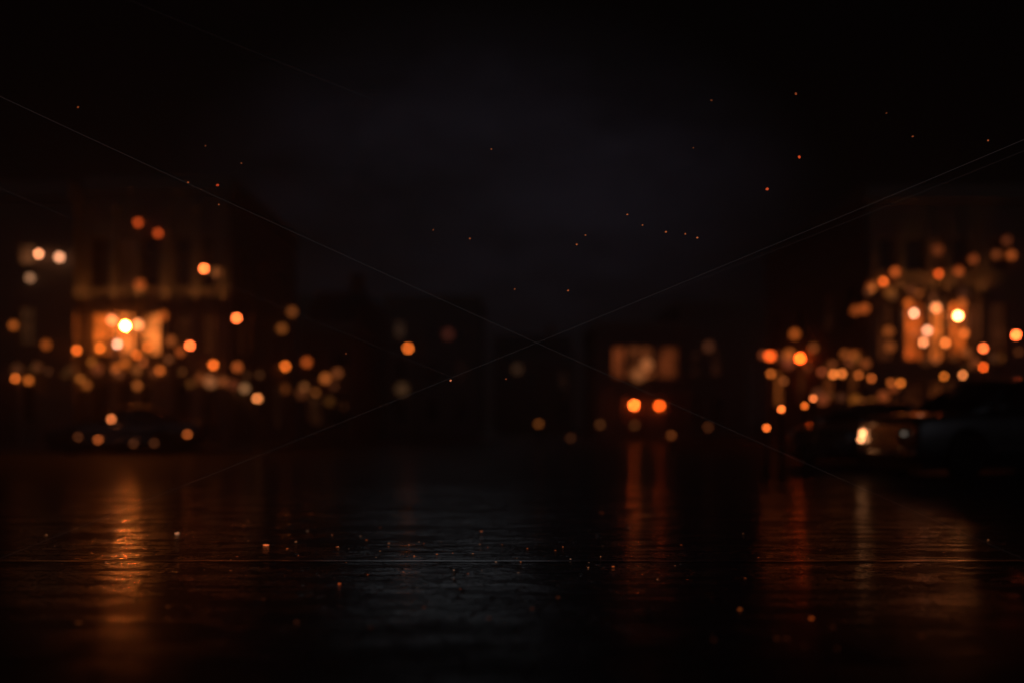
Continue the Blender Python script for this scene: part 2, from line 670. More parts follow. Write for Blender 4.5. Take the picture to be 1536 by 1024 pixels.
# left: pilastered building with the glowing first-floor windows
Y2 = 34.0
x0, x1 = -14.5, -9.6
c2 = (x0 + x1) / 2
b2 = building('pilastered_building', 'tall pilastered building on the left glowing orange around its first-floor windows', x0, x1, Y2, 10.5, 8.7, 'stone',
              colset([(136, 168), (176, 205), (211, 240), (262, 286), (304, 322)], Y2, c2), [(.7, 2.3), (3.2, 4.65), (5.5, 7.2)],
              lit={('f', 0, 1): litpane(W((205, 90, 26), 1.5), scale=.9), ('f', 1, 1): litpane(W((225, 112, 44), 1.5), scale=.9),
                   ('f', 2, 1): litpane(W((230, 118, 48), 1.6), scale=.9), ('f', 3, 1): litpane(W((50, 22, 8))),
                   ('f', 1, 2): litpane(W((40, 16, 6))), ('f', 4, 1): litpane(W((70, 32, 12))),
                   ('s', 0, 1): litpane(W((70, 32, 12))), ('s', 1, 1): litpane(W((36, 17, 8))), ('s', 2, 0): litpane(W((60, 34, 18)))},
              side=1, side_cols=[(1.2, 2.3), (3.8, 4.9), (6.6, 7.8)], side_rows=[(.7, 2.5), (3.3, 4.6), (5.6, 7.0)],
              door=[(xs(248, Y2) - c2, .5, 2.4, 'door')])
def uplight(X, z, par, k, y=-.45):
    # open-topped wall washer: a housing with the glowing tube down inside it
    bm = bmesh.new()
    box(bm, X - .16, X + .16, y - .10, y - .085, z - .12, z + .10)
    box(bm, X - .16, X + .16, y + .085, y + .10, z - .12, z + .02)
    box(bm, X - .16, X - .145, y - .083, y + .083, z - .12, z + .10)
    box(bm, X + .145, X + .16, y - .083, y + .083, z - .12, z + .10)
    box(bm, X - .143, X + .143, y - .083, y + .083, z - .12, z - .10)
    box(bm, X - .03, X + .03, y + .102, -.21, z - .1, z - .04)
    u = link('uplight', bm, M['iron'], par)
    bm = bmesh.new()
    box(bm, X - .14, X + .14, y - .05, y + .05, z - .08, z - .05)
    link('tube', bm, glow((20 * k, 6.2 * k, 1.3 * k)), u)


for px in (131, 172, 208, 250, 295, 333):
    X = xs(px, Y2) - c2
    bm = bmesh.new()
    box(bm, X - .2, X + .2, -.27, -.003, .135, .6)
    box(bm, X - .09, X + .09, -.16, -.003, .603, 8.1)
    box(bm, X - .21, X + .21, -.28, -.003, 8.103, 8.35)
    p = link('pilaster', bm, M['trim'], b2)
    uplight(X, 4.98, b2, 2.4)
# string courses
bm = bmesh.new()
pp = [131, 172, 208, 250, 295, 333]
for za in (2.62, 5.05):
    for i in range(5):
        box(bm, xs(pp[i], Y2) - c2 + .22, xs(pp[i + 1], Y2) - c2 - .22, -.09, -.003, za, za + .16)
link('string_course', bm, M['trim'], b2)

# low house beyond
Y3 = 46.0
x0, x1 = -9.7, -7.3
c3 = (x0 + x1) / 2
building('low_brick_house', 'low dark brick house beyond the pilastered building', x0, x1, Y3, 8, 5.0, 'brick',
         colset([(462, 482), (498, 520)], Y3, c3), [(.8, 2.2), (3.0, 4.2)],
         lit={('f', 0, 0): litpane(W((44, 22, 9)))}, roof='gable')

# distant blocks in the gap
building('distant_stucco_block', 'dim distant stucco block left of the gap with two faint windows', -15.5, -9.2, 64, 9, 8.4, 'dark_wall',
         colset([(537, 557), (410, 430)], 64, -12.35), [(1., 2.4), (3.6, 5.), (6.3, 7.9)],
         lit={('f', 0, 2): litpane(W((48, 40, 30)))}, roof='parapet')
building('distant_flat_block', 'long dark distant block behind the lone orange street lamp', -8.9, -2.2, 70, 9, 9.2, 'dark_wall',
         colset([(592, 606), (640, 656), (684, 700)], 70, -5.55), [(1., 2.6), (3.8, 5.2), (6.8, 8.)],
         lit={('f', 0, 2): litpane(W((46, 30, 20))), ('f', 2, 1): litpane(W((26, 12, 8)))})
building('distant_gabled_house', 'gabled distant house at the end of the street in the middle', -1.6, 5.4, 88, 9, 6.2, 'brick',
         colset([(752, 766), (790, 804), (838, 850)], 88, 1.9), [(1., 2.6), (3.9, 5.4)],
         lit={('f', 2, 1): litpane(W((30, 17, 10)))}, roof='gable')
Y4 = 52.0
b4 = building('distant_shop', 'small distant shop with a broad brownish lit front window', 4.3, 9.4, Y4, 8, 5.6, 'stucco',
              colset([(918, 938), (942, 982), (986, 1018)], Y4, 6.85), [(3.2, 4.85)],
              lit={('f', 0, 0): litpane(W((104, 46, 18)), scale=1.), ('f', 1, 0): litpane(W((108, 52, 22)), scale=1.), ('f', 2, 0): litpane(W((104, 46, 18)), scale=1.)},
              door=[(-.4, 1.1, 2.3, 'door'), (1.7, 1.1, 2.3, 'door')])
building('distant_corner_house', 'narrow dark house between the distant shop and the right-hand corner building', 9.7, 13.6, 58, 9, 7.4, 'dark_wall',
         colset([(1036, 1050), (1068, 1082)], 58, 11.65), [(1, 2.4), (3.6, 5.)],
         lit={('f', 0, 1): litpane(W((36, 17, 9))), ('f', 1, 1): litpane(W((40, 18, 9)))})

# right: corner building, its flank along the street
Y6 = 33.0
x0, x1 = 11.7, 20.5
c6 = (x0 + x1) / 2
b6 = building('corner_building', 'big corner building on the right with glowing windows and many lanterns', x0, x1, Y6, 13, 8.2, 'stone',
              colset([(1318, 1342), (1358, 1388), (1394, 1418), (1424, 1452), (1486, 1512), (1545, 1575)], Y6, c6), [(.7, 2.3), (2.95, 4.9), (5.9, 7.0)],
              lit={('f', 1, 1): litpane(W((180, 74, 20), 1.6), scale=.9), ('f', 2, 1): litpane(W((210, 98, 34), 1.5), scale=.9), ('f', 3, 1): litpane(W((190, 80, 22), 1.6), scale=.9),
                   ('f', 0, 1): litpane(W((60, 26, 9))), ('f', 4, 1): litpane(W((55, 24, 9))), ('f', 2, 2): litpane(W((48, 20, 7))),
                   ('f', 1, 0): litpane(W((70, 30, 10))), ('f', 2, 0): litpane(W((95, 44, 16))), ('f', 3, 0): litpane(W((60, 26, 9))),
                   ('s', 0, 0): litpane(W((90, 42, 15))), ('s', 1, 0): litpane(W((110, 50, 18))), ('s', 3, 0): litpane(W((150, 74, 27))),
                   ('s', 2, 0): litpane(W((70, 33, 12))), ('s', 1, 1): litpane(W((36, 15, 6)))},
              side=-1, side_cols=[(1., 2.2), (3.6, 5.), (7., 8.4), (10.4, 12.)], side_rows=[(1.6, 3.2), (4.3, 5.6)],
              door=[(xs(1468, Y6) - c6, .9, 2.4, 'door')])
for px in (1307, 1350, 1391, 1421, 1470):
    X = xs(px, Y6) - c6
    bm = bmesh.new()
    box(bm, X - .05, X + .05, -.14, -.003, 2.9, 7.6)
    link('pilaster', bm, M['trim'], b6)
    uplight(X, 5.1, b6, 2.2, -.42)


# ------------------------------------------------------------------ lamps
HAZE = .0055            # optical density of the night air per metre


def radiance(col, d_px, Y, k=1., pw=None):
    blur = F * APER * abs(1 / FOCUS - 1 / Y)
    q = (blur * blur + d_px * d_px) / (d_px * d_px) * k * math.exp(HAZE * Y)
    c = lin(col)
    if isinstance(pw, tuple):
        return tuple(v * q * g for v, g in zip(c, pw))
    return tuple(v * q for v in c)


def light_mat(col, d_px, Y, k=1., pw=None):
    return glow(radiance(col, d_px, Y, k, pw))


def wall_lantern(px, py, facing, Y, col, label, d=5., group='wall lanterns', k=1., pw=None):
    if col[0] < 145:
        d *= 1.6
        k *= .9
    elif pw is None:
        pw = (1.25, 1., .9)
    """facing 'f': on a front at depth Y;  's+': flank at x=Y whose outside is +x;  's-': outside -x"""
    if facing == 'f':
        depth = Y - .24
        p = P(px, py, depth)
        rz = 0
    else:
        xw = Y
        off = .24 if facing == 's+' else -.24
        xl = xw + off
        depth = xl * F / (px - 768)
        p = P(px, py, depth)
        rz = R(90) if facing == 's+' else R(-90)
    r = d / F * depth / 2
    t = thing('wall_lantern', label, 'lantern', p, rz, group)
    bm = bmesh.new()
    box(bm, -.06, .06, .205, .237, -.16, .16)
    tube(bm, [(0, .205, .1), (0, .1, r + .14), (0, 0, r + .10)], .013, 6)
    link('bracket', bm, M['iron'], t)
    bm = bmesh.new()
    lathe(bm, [(.02, r + .10), (r * .9 + .03, r + .025), (r * .9 + .035, r + .008)], 12)
    link('cap', bm, M['iron'], t)
    bm = bmesh.new()
    ball(bm, (0, 0, 0), r, 2, 1.)
    link('globe', bm, light_mat(col, d, depth, k, pw), t, True)
    return t


def street_lamp(px, py, Y, col, label, d=5.5, k=1., base=0., arm=.45, side=1, pw=(2.6, 1.25, .9)):
    p = P(px, py, Y)
    r = d / F * Y / 2
    t = thing('street_lamp', label, 'street lamp', (p.x + arm * side, Y, base), 0, 'street lamps')
    h = p.z - base
    bm = bmesh.new()
    lathe(bm, [(.13, 0), (.13, .08), (.09, .12), (.075, .7), (.05, .76), (.045, h * .6), (.035, h + .25)], 12)
    link('post', bm, M['iron'], t)
    bm = bmesh.new()
    tube(bm, [(0, 0, h + .22), (-arm * side * .5, 0, h + .36), (-arm * side, 0, h + r + .12)], .02, 8)
    link('arm', bm, M['iron'], t)
    bm = bmesh.new()
    lathe(bm, [(.03, h + r + .15), (.06, h + r + .10), (r + .05, h + r * .55 + .03), (r + .06, h + r * .55)], 14, off=(-arm * side, 0, 0))
    link('shade', bm, M['iron'], t)
    bm = bmesh.new()
    ball(bm, (-arm * side, 0, h), r, 2)
    link('globe', bm, light_mat(col, d, Y, k, pw), t, True)
    return t


def bollard(px, py, Y, col, label, d=6., k=.6, pw=None):
    p = P(px, py, Y)
    r = d / F * Y / 2
    t = thing('lit_bollard', label, 'bollard', (p.x, Y, 0), 0, 'low bollards with amber tops')
    bm = bmesh.new()
    lathe(bm, [(.08, 0), (.08, .04), (.04, .06), (.028, p.z - r * .9)], 12)
    link('post', bm, M['iron'], t)
    bm = bmesh.new()
    lathe(bm, [(r * .7, p.z - r * .88), (r, p.z - r * .4), (r, p.z + r * .4), (r * .8, p.z + r * .7)], 12)
    link('lamp_lens', bm, light_mat(col, d, Y, k, pw), t, True)
    bm = bmesh.new()
    lathe(bm, [(r * 1.15, p.z + r * .72), (r * 1.1, p.z + r * .95), (.02, p.z + r * 1.2)], 12)
    link('cap', bm, M['iron'], t)


def festoon(name, label, bulbs, posts, Y):
    """bulbs: (px, py, colour, d); posts: px of the two poles. One cord with its hanging bulbs."""
    t = thing(name, label, 'string lights', P(bulbs[0][0], bulbs[0][1], Y), 0, 'strings of light bulbs')
    o = Vector(t.location)
    bm = bmesh.new()
    pts = []
    seq = sorted(bulbs)
    for (px, py, c, d) in seq:
        pts.append(P(px, py, Y) - o + Vector((0, 0, .14 + d / F * Y / 2)))
    pre = pts[0] + Vector((-.8, 0, .25))
    post = pts[-1] + Vector((.8, 0, .25))
    tube(bm, [pre, *pts, post], .008, 6)
    link('cord', bm, M['iron'], t)
    for (px, py, c, d) in seq:
        q = P(px, py, Y) - o
        r = d / F * Y / 2
        bm = bmesh.new()
        ball(bm, q, r, 2)
        b = link('bulb', bm, light_mat(c, d, Y), t, True)
        bm = bmesh.new()
        lathe(bm, [(.02, r * .9), (.022, r + .07), (.012, r + .13)], 8, off=q)
        link('socket', bm, M['iron'], b)
    return t


SX2 = -9.6      # flank of the pilastered building (faces +x)
SX6 = 11.7      # flank of the corner building (faces -x)
WL = wall_lantern
# --- stucco house
WL(58, 381, 'f', Y1, (235, 160, 112), 'peach wall lantern between the two bright upstairs windows of the stucco house', 6)
WL(89, 386, 'f', Y1, (205, 150, 112), 'paler wall lantern in front of the right upstairs window of the stucco house', 9)
WL(45, 417, 'f', Y1, (120, 82, 56), 'brownish wall lantern hanging under the upstairs windows of the stucco house', 6)
WL(20, 488, 'f', Y1, (115, 54, 16), 'dull orange wall lantern low on the left end of the stucco house', 6)
WL(69, 517, 'f', Y1, (105, 46, 12), 'faint orange wall lantern under the middle windows of the stucco house', 7)
WL(115, 525, 'f', Y1, (195, 92, 30), 'orange wall lantern at the right corner of the stucco house', 6)
WL(23, 567, 'f', Y1, (150, 76, 26), 'left one of the twin lanterns beside the door of the stucco house', 5)
WL(43, 570, 'f', Y1, (138, 66, 20), 'right one of the twin lanterns beside the door of the stucco house', 5)
# --- pilastered building
WL(207, 334, 'f', Y2, (140, 48, 14), 'higher of two dim red lanterns near the top of the pilastered building', 5)
WL(237, 350, 'f', Y2, (140, 48, 14), 'lower of two dim red lanterns near the top of the pilastered building', 5)
WL(188, 489, 'f', Y2, (275, 250, 225), 'brightest white lantern in front of the glowing left-hand windows', 5.5, pw=(52, 12.5, 2.2))
WL(176, 516, 'f', Y2, (230, 172, 140), 'pinkish white lantern just below the brightest white one', 5)
WL(210, 427, 'f', Y2, (112, 46, 14), 'blurred brown lantern between the upper windows of the pilastered building', 9)
WL(244, 474, 'f', Y2, (125, 54, 15), 'dull lantern right of the glowing left-hand windows', 8)
WL(150, 522, 'f', Y2, (185, 92, 28), 'orange lantern under the left glowing window of the pilastered building', 6)
WL(257, 511, 'f', Y2, (95, 44, 15), 'weak brown lantern between the glowing windows and the street lamps on the left', 7)
WL(174, 551, 'f', Y2, (135, 62, 17), 'left one of two lanterns below the pinkish white lantern', 6)
WL(188, 545, 'f', Y2, (130, 60, 16), 'right one of two lanterns below the pinkish white lantern', 6)
WL(205, 532, 'f', Y2, (150, 70, 20), 'amber lantern under the right glowing window of the pilastered building', 7)
WL(222, 520, 'f', Y2, (150, 70, 20), 'amber lantern tucked against the right side of the glowing windows', 7)
WL(168, 480, 'f', Y2, (220, 130, 80), 'salmon lantern left of the brightest white lantern', 9)
WL(207, 487, 'f', Y2, (235, 150, 92), 'broad salmon lantern right of the brightest white lantern', 10)
WL(130, 577, 'f', Y2, (95, 46, 14), 'dim lantern low on the left edge of the pilastered building', 6)
WL(206, 578, 'f', Y2, (105, 52, 18), 'dim ochre lantern low in the middle of the pilastered building', 6)
WL(240, 555, 'f', Y2, (140, 64, 20), 'orange lantern low beside the narrow door of the pilastered building', 5)
WL(320, 547, 'f', Y2, (205, 98, 34), 'strong orange lantern low at the right end of the pilastered front', 7)
WL(325, 408, 'f', Y2, (95, 50, 22), 'dim brown lantern just right of the tall bright street lamp', 8)
WL(270, 527, 'f', Y2, (110, 46, 14), 'faint reddish lantern left of the short peach street lamp', 7)
WL(316, 572, 'f', Y2, (115, 68, 38), 'wide pale brown lantern under the strong orange one', 11)
WL(356, 550, 's+', SX2, (125, 56, 20), 'orange brown lantern at the near end of the left flank wall', 7)
WL(367, 582, 's+', SX2, (105, 70, 42), 'low beige lantern on the left flank wall', 7)
WL(386, 597, 's+', SX2, (185, 115, 62), 'lowest and brightest beige lantern on the left flank wall', 6)
WL(428, 549, 's+', SX2, (185, 92, 30), 'bright orange lantern at the far end of the left flank wall', 6)
WL(423, 493, 's+', SX2, (88, 44, 14), 'faint lantern halfway up the far end of the left flank wall', 7)
WL(438, 468, 's+', SX2, (82, 40, 13), 'faint lantern highest on the far end of the left flank wall', 7)
# --- low brick house
WL(460, 543, 'f', Y3, (125, 52, 15), 'red orange lantern high on the low brick house', 6)
WL(456, 580, 'f', Y3, (82, 46, 20), 'dull lantern at the lower left of the low brick house', 6)
WL(488, 567, 'f', Y3, (120, 60, 22), 'ochre lantern in the middle of the low brick house', 7)
WL(506, 559, 'f', Y3, (78, 38, 15), 'faint brown lantern at the right of the low brick house', 7)
WL(541, 557, 'f', 64, (50, 26, 13), 'hardly visible lantern on the distant stucco block', 8)
WL(603, 583, 'f', 70, (44, 28, 15), 'hardly visible lantern low on the long dark distant block', 11)
WL(672, 501, 'f', 70, (40, 15, 9), 'very faint red lantern on the long dark distant block', 8)
WL(776, 553, 'f', 88, (30, 18, 10), 'very faint lantern on the gabled distant house', 8)
# --- distant shop
WL(970, 546, 'f', Y4, (118, 66, 34), 'brown blurred lantern over the middle window of the distant shop', 10)
WL(958, 562, 'f', Y4, (100, 56, 28), 'second brown lantern at the sill of the distant shop window', 12)
WL(951, 607, 'f', Y4, (225, 118, 50), 'brighter left one of the twin lanterns by the doors of the distant shop', 5, pw=(4.2, 2.1, 1.3))
WL(989, 608, 'f', Y4, (155, 72, 20), 'dimmer right one of the twin lanterns by the doors of the distant shop', 6, pw=(4., 2., 1.4))
WL(1063, 520, 'f', 58, (50, 24, 12), 'faint lantern on the narrow dark house', 8)
# --- corner building, front
WL(1371, 470, 'f', Y6, (250, 182, 140), 'large pale peach lantern at the left of the glowing right-hand windows', 6)
WL(1404, 462, 'f', Y6, (225, 142, 86), 'blurred salmon lantern between the glowing right-hand windows', 10)
WL(1437, 474, 'f', Y6, (275, 250, 225), 'brightest white lantern at the glowing right-hand windows', 5.5, pw=(8, 2.8, 1.))
WL(1391, 496, 'f', Y6, (225, 160, 122), 'pale pink lantern below the salmon one on the corner building', 7)
WL(1385, 513, 'f', Y6, (222, 142, 92), 'small crisp peach lantern lowest left of the glowing right-hand windows', 5)
WL(1418, 514, 'f', Y6, (200, 108, 48), 'orange lantern lowest in the middle of the glowing right-hand windows', 7)
WL(1446, 500, 'f', Y6, (165, 82, 30), 'orange lantern under the brightest white one on the corner building', 9)
WL(1363, 455, 'f', Y6, (140, 60, 16), 'dull orange lantern above the large pale peach one', 7)
WL(1443, 455, 'f', Y6, (125, 54, 16), 'dull orange lantern above the brightest white one on the corner building', 7)
WL(1408, 411, 'f', Y6, (160, 64, 20), 'red orange lantern under the top windows of the corner building', 7)
WL(1438, 407, 'f', Y6, (110, 44, 14), 'dim reddish lantern right of the red orange one under the top windows', 7)
WL(1325, 423, 'f', Y6, (190, 86, 30), 'orange lantern high at the left end of the corner building front', 7)
WL(1343, 408, 'f', Y6, (135, 56, 18), 'dimmer orange lantern up and right of the one at the left end', 7)
WL(1306, 430, 'f', Y6, (95, 40, 12), 'faint orange lantern right on the corner of the corner building', 8)
WL(1407, 375, 'f', Y6, (70, 28, 9), 'faint red lantern near the cornice above the glowing right-hand windows', 9)
WL(1460, 389, 'f', Y6, (85, 34, 11), 'faint red lantern near the cornice right of the glowing windows', 7)
WL(1517, 383, 'f', Y6, (110, 48, 16), 'dull orange lantern near the cornice close to the right edge', 7)
WL(1495, 382, 'f', Y6, (75, 32, 11), 'faint lantern near the cornice left of the one close to the right edge', 7)
WL(1510, 361, 'f', Y6, (60, 24, 9), 'faintest and highest lantern close to the right edge', 7)
WL(1335, 520, 'f', Y6, (95, 44, 15), 'dull lantern at the lower left of the corner building front', 8)
WL(1333, 497, 'f', Y6, (100, 46, 14), 'dull lantern beside the left dark window of the corner building', 8)
WL(1450, 528, 'f', Y6, (90, 42, 15), 'dull lantern above the roof of the black car', 8)
# --- corner building, flank
WL(1283, 466, 's-', SX6, (100, 42, 12), 'left one of two dim lanterns high on the right flank wall', 8)
WL(1297, 463, 's-', SX6, (118, 50, 15), 'right one of two dim lanterns high on the right flank wall', 8)
WL(1192, 501, 's-', SX6, (125, 56, 16), 'dim amber lantern at the far end of the right flank wall', 7)
WL(1200, 537, 's-', SX6, (215, 118, 52), 'brightest lantern on the right flank wall', 6, pw=(7, 2.2, 1))
WL(1184, 532, 's-', SX6, (140, 66, 22), 'orange lantern just left of the brightest one on the flank wall', 9)
WL(1220, 522, 's-', SX6, (85, 40, 14), 'faint lantern up and right of the brightest one on the flank wall', 6)
WL(1267, 531, 's-', SX6, (95, 44, 14), 'left one of two faint lanterns midway along the right flank wall', 7)
WL(1282, 532, 's-', SX6, (118, 54, 17), 'right one of two faint lanterns midway along the right flank wall', 7)
WL(1298, 545, 's-', SX6, (90, 40, 13), 'faint lantern near the street corner on the right flank wall', 8)
# --- street lamps
street_lamp(306, 403, 31.9, (252, 152, 84), 'tallest street lamp on the left with a bright orange globe', 5.5, base=.13, side=1)
street_lamp(355, 477, 32.2, (245, 146, 80), 'middle-height street lamp left of the gap with a peach globe', 5.5, base=.13, side=1)
street_lamp(285, 518, 32.0, (235, 135, 74), 'short street lamp with a peach globe right of the glowing windows', 5.2, base=.13, side=-1)
street_lamp(612, 522, 47, (186, 98, 36), 'lone street lamp with an orange globe in the dark gap', 6, side=1, pw=(1.5, 1.1, .9))
street_lamp(1475, 522, 28.6, (216, 124, 68), 'street lamp behind the black car with a peach globe', 5.2, base=.13, side=1)
street_lamp(1524, 502, 29.2, (232, 144, 90), 'street lamp at the right edge with a pale orange globe', 5.4, base=.13, side=1, pw=(6, 1.9, 1.))
street_lamp(1155, 533, 43, (175, 88, 32), 'street lamp at the far right corner with a large blurred orange globe', 11, base=.13, side=-1)
street_lamp(1475, 550, 30.5, (155, 78, 26), 'lowest street lamp with a dull amber globe above the black car', 5.4, base=.13, side=-1)
# --- strings of bulbs
festoon('string_lights', 'string of orange bulbs sagging over the parked cars on the right', [
    (1156, 560, (140, 66, 20), 6), (1176, 571, (80, 38, 14), 6), (1250, 561, (205, 104, 42), 6), (1263, 560, (190, 96, 38), 6), (1288, 562, (130, 60, 20), 6),
    (1307, 567, (140, 64, 22), 6), (1336, 573, (120, 56, 18), 6), (1351, 574, (170, 84, 26), 6), (1416, 564, (160, 78, 22), 5), (1444, 562, (205, 112, 56), 5)], None, 28.0)
bollard(1150, 641, 17.2, (205, 104, 42), 'bright amber bollard lowest at the left of the grey car', 4.4, 1., (1.6, 1.2, 1.))
bollard(1172, 613, 16.6, (225, 124, 54), 'bright amber bollard left of a dimmer one before the grey car', 4.6, 1., (1.8, 1.2, 1.))
bollard(1207, 608, 16.9, (165, 82, 27), 'dimmer amber bollard before the grey car', 5.2, 1., (1.6, 1.2, 1.))
bollard(1220, 597, 17.4, (185, 104, 54), 'tallest pale amber bollard before the grey car', 4.8, 1., (1.6, 1.2, 1.))
rf = random.Random(21)


def faint(px0, px1, py, n, jit, Y, label, top=95):
    pts = []
    for i in range(n):
        f = (i + rf.uniform(.1, .9)) / n
        v = rf.uniform(.35, 1) * top
        pts.append((px0 + (px1 - px0) * f, py + 10 * 4 * f * (1 - f) + rf.gauss(0, jit), (v, v * rf.uniform(.40, .52), v * rf.uniform(.10, .2)), rf.choice((7, 9, 12, 16))))
    festoon('string_lights', label, pts, None, Y)


faint(1140, 1300, 536, 8, 7, 32.4, 'string of faint bulbs looping along the right flank wall')
faint(1215, 1345, 590, 9, 5, 26.5, 'string of faint bulbs low over the roof of the grey car')
faint(1300, 1450, 436, 8, 6, 32.2, 'string of faint bulbs under the top windows of the corner building')
faint(1380, 1530, 535, 8, 6, 31.6, 'string of faint bulbs behind the roof of the black car', 80)
faint(110, 260, 545, 9, 7, 33.2, 'string of faint bulbs across the pilastered front below the glowing windows', 105)
faint(262, 400, 560, 8, 8, 33.4, 'string of faint bulbs from the pilastered front towards the gap', 85)
faint(20, 118, 548, 6, 6, 32.4, 'string of faint bulbs across the front of the stucco house', 70)
faint(405, 515, 580, 6, 7, 42, 'string of faint bulbs before the low brick house', 65)
# --- bollards across the end of the street
bollard(808, 635, 40, (82, 42, 13), 'dim amber bollard standing alone in the middle of the gap')
bollard(900, 636, 42, (62, 32, 12), 'faint bollard left of the twin shop lanterns')
bollard(952, 637, 44, (60, 30, 11), 'faint bollard straight below the brighter twin shop lantern')
bollard(1007, 652, 33, (88, 42, 15), 'short dim bollard below and right of the distant shop')
bollard(856, 656, 33, (46, 22, 9), 'faintest short bollard left of the distant shop')
bollard(1062, 640, 38, (60, 28, 11), 'faint bollard between the distant shop and the parked cars')


# ------------------------------------------------------------------ cars
def interp(tab, t):
    for i in range(len(tab) - 1):
        a, b = tab[i], tab[i + 1]
        if t <= b[0]:
            f = (t - a[0]) / (b[0] - a[0]) if b[0] > a[0] else 0
            return a[1] + (b[1] - a[1]) * f
    return tab[-1][1]


def make_car(name, label, loc, heading, L, top, wid, zb, gh, axles, wr, paint, far_lamp=None, near_lamp=None, wheelw=.24, rails=False):
    """t is the distance from the nose; local +x points forward. gh: greenhouse numbers."""
    t_ = thing(name, label, 'car', loc, heading)
    X = lambda t: L / 2 - t
    bm = bmesh.new()
    ts = [0, .05, .16, .4, .8, 1.2, 1.7, 2.3, 2.9, 3.5, L - .9, L - .45, L - .15, L - .04, L]
    rings = []
    for t in ts:
        w = interp(wid, t)
        zt = interp(top, t)
        b0 = interp(zb, t)
        half = [(0, b0), (.84 * w, b0), (.96 * w, b0 + .07), (w, b0 + .25), (1.005 * w, (b0 + zt) / 2 + .08), (.985 * w, zt - .14), (.95 * w, zt - .05), (.86 * w, zt - .005), (.45 * w, zt + .022), (0, zt + .03)]
        ring = [bm.verts.new((X(t), y, z)) for y, z in half]
        ring += [bm.verts.new((X(t), -y, z)) for y, z in half[-2:0:-1]]
        rings.append(ring)
    n = len(rings[0])
    for i in range(len(rings) - 1):
        for k in range(n):
            bm.faces.new((rings[i][k], rings[i][(k + 1) % n], rings[i + 1][(k + 1) % n], rings[i + 1][k]))
    bm.faces.new(rings[0])
    bm.faces.new(rings[-1][::-1])
    body = link('body', bm, M[paint], t_, True)
    sub = body.modifiers.new('smooth', 'SUBSURF')
    sub.levels = sub.render_levels = 2
    # wheel arches cut out for real
    cm = bmesh.new()
    wmax = max(v for _, v in wid)
    for ax in axles:
        for s in (1, -1):
            lathe(cm, [(wr + .07, s * (wmax - .36)), (wr + .07, s * (wmax + .2))], 28, 'y', (X(ax), 0, wr))
    bmesh.ops.recalc_face_normals(cm, faces=cm.faces[:])
    cme = bpy.data.meshes.new('cut')
    cm.to_mesh(cme)
    cm.free()
    co = bpy.data.objects.new('cut', cme)
    C.objects.link(co)
    co.parent = t_
    bo = body.modifiers.new('arches', 'BOOLEAN')
    bo.object = co
    bo.operation = 'DIFFERENCE'
    bpy.context.view_layer.update()
    dg = bpy.context.evaluated_depsgraph_get()
    nm = bpy.data.meshes.new_from_object(body.evaluated_get(dg))
    body.modifiers.clear()
    body.data = nm
    nm.name = 'body'
    finish(body, True)
    bpy.data.objects.remove(co)
    # greenhouse: roof and pillars, with the glazing as panels of its own
    (tb0, tr0, tr1, tb1, zbelt, zr0, zr, zr1, fy_b, fy_r, posts) = gh
    wb = fy_b * wmax
    wrf = fy_r * wmax
    sec = []
    K = 10
    for i in range(K + 1):
        f = i / K
        tb = tb0 + (tb1 - tb0) * f
        tr = tr0 + (tr1 - tr0) * f
        z = zr0 + (zr1 - zr0) * f + (zr - (zr0 + zr1) / 2) * 4 * f * (1 - f)
        sec.append((tb, tr, z))

    def pt(f, v, s, out=0.):
        """v 0 at belt, 1 at roof edge, on side s"""
        tb = tb0 + (tb1 - tb0) * f
        tr = tr0 + (tr1 - tr0) * f
        z = zr0 + (zr1 - zr0) * f + (zr - (zr0 + zr1) / 2) * 4 * f * (1 - f)
        end = 1 - .10 * (2 * f - 1) ** 4
        y = (wb + (wrf - wb) * v) * end + .02 * math.sin(math.pi * v) + out
        return Vector((X(tb + (tr - tb) * v), s * y, zbelt + (z - .05 - zbelt) * v))
    bm = bmesh.new()
    V = 5
    cols = []
    for i in range(K + 1):
        f = i / K
        ring = [bm.verts.new(pt(f, v / V, 1)) for v in range(V + 1)]
        e = pt(f, 1, 1)
        ring += [bm.verts.new((e.x, e.y * q, e.z + .05 * (1 - q * q))) for q in (.9, .5, 0, -.5, -.9)]
        ring += [bm.verts.new(pt(f, v / V, -1)) for v in range(V, -1, -1)]
        cols.append(ring)
    n = len(cols[0])
    for i in range(K):
        for k in range(n - 1):
            bm.faces.new((cols[i][k], cols[i][k + 1], cols[i + 1][k + 1], cols[i + 1][k]))
        bm.faces.new((cols[i][0], cols[i + 1][0], cols[i + 1][-1], cols[i][-1]))
    bm.faces.new(cols[0])
    bm.faces.new(cols[-1][::-1])
    link('roof', bm, M[paint], t_, True)
    # side windows
    for s in (1, -1):
        for (fa, fb) in posts:
            bm = bmesh.new()
            g = [[bm.verts.new(pt(fa + (fb - fa) * i / 4, .07 + .80 * j / 4, s, .007)) for j in range(5)] for i in range(5)]
            for i in range(4):
                for j in range(4):
                    bm.faces.new((g[i][j], g[i + 1][j], g[i + 1][j + 1], g[i][j + 1]))
            link('side_window', bm, M['car_glass'], t_, True)
    for nm_, f, o_ in (('windscreen', 0., .012), ('rear_window', 1., -.012)):
        bm = bmesh.new()
        a, b_ = pt(f, .06, 1), pt(f, .9, 1)
        grid = []
        for j in range(5):
            c_ = a.lerp(b_, j / 4)
            grid.append([bm.verts.new((c_.x + o_ + (.03 if o_ > 0 else -.03) * (1 - (q * q)) * 0, c_.y * q * .93, c_.z)) for q in (-1, -.5, 0, .5, 1)])
        for j in range(4):
            for q in range(4):
                bm.faces.new((grid[j][q], grid[j][q + 1], grid[j + 1][q + 1], grid[j + 1][q]))
        link(nm_, bm, M['car_glass'], t_, True)
    # nose: grille, lights, bumper
    w0 = interp(wid, 0)
    zt0 = interp(top, 0)
    b0 = interp(zb, 0)
    bm = bmesh.new()
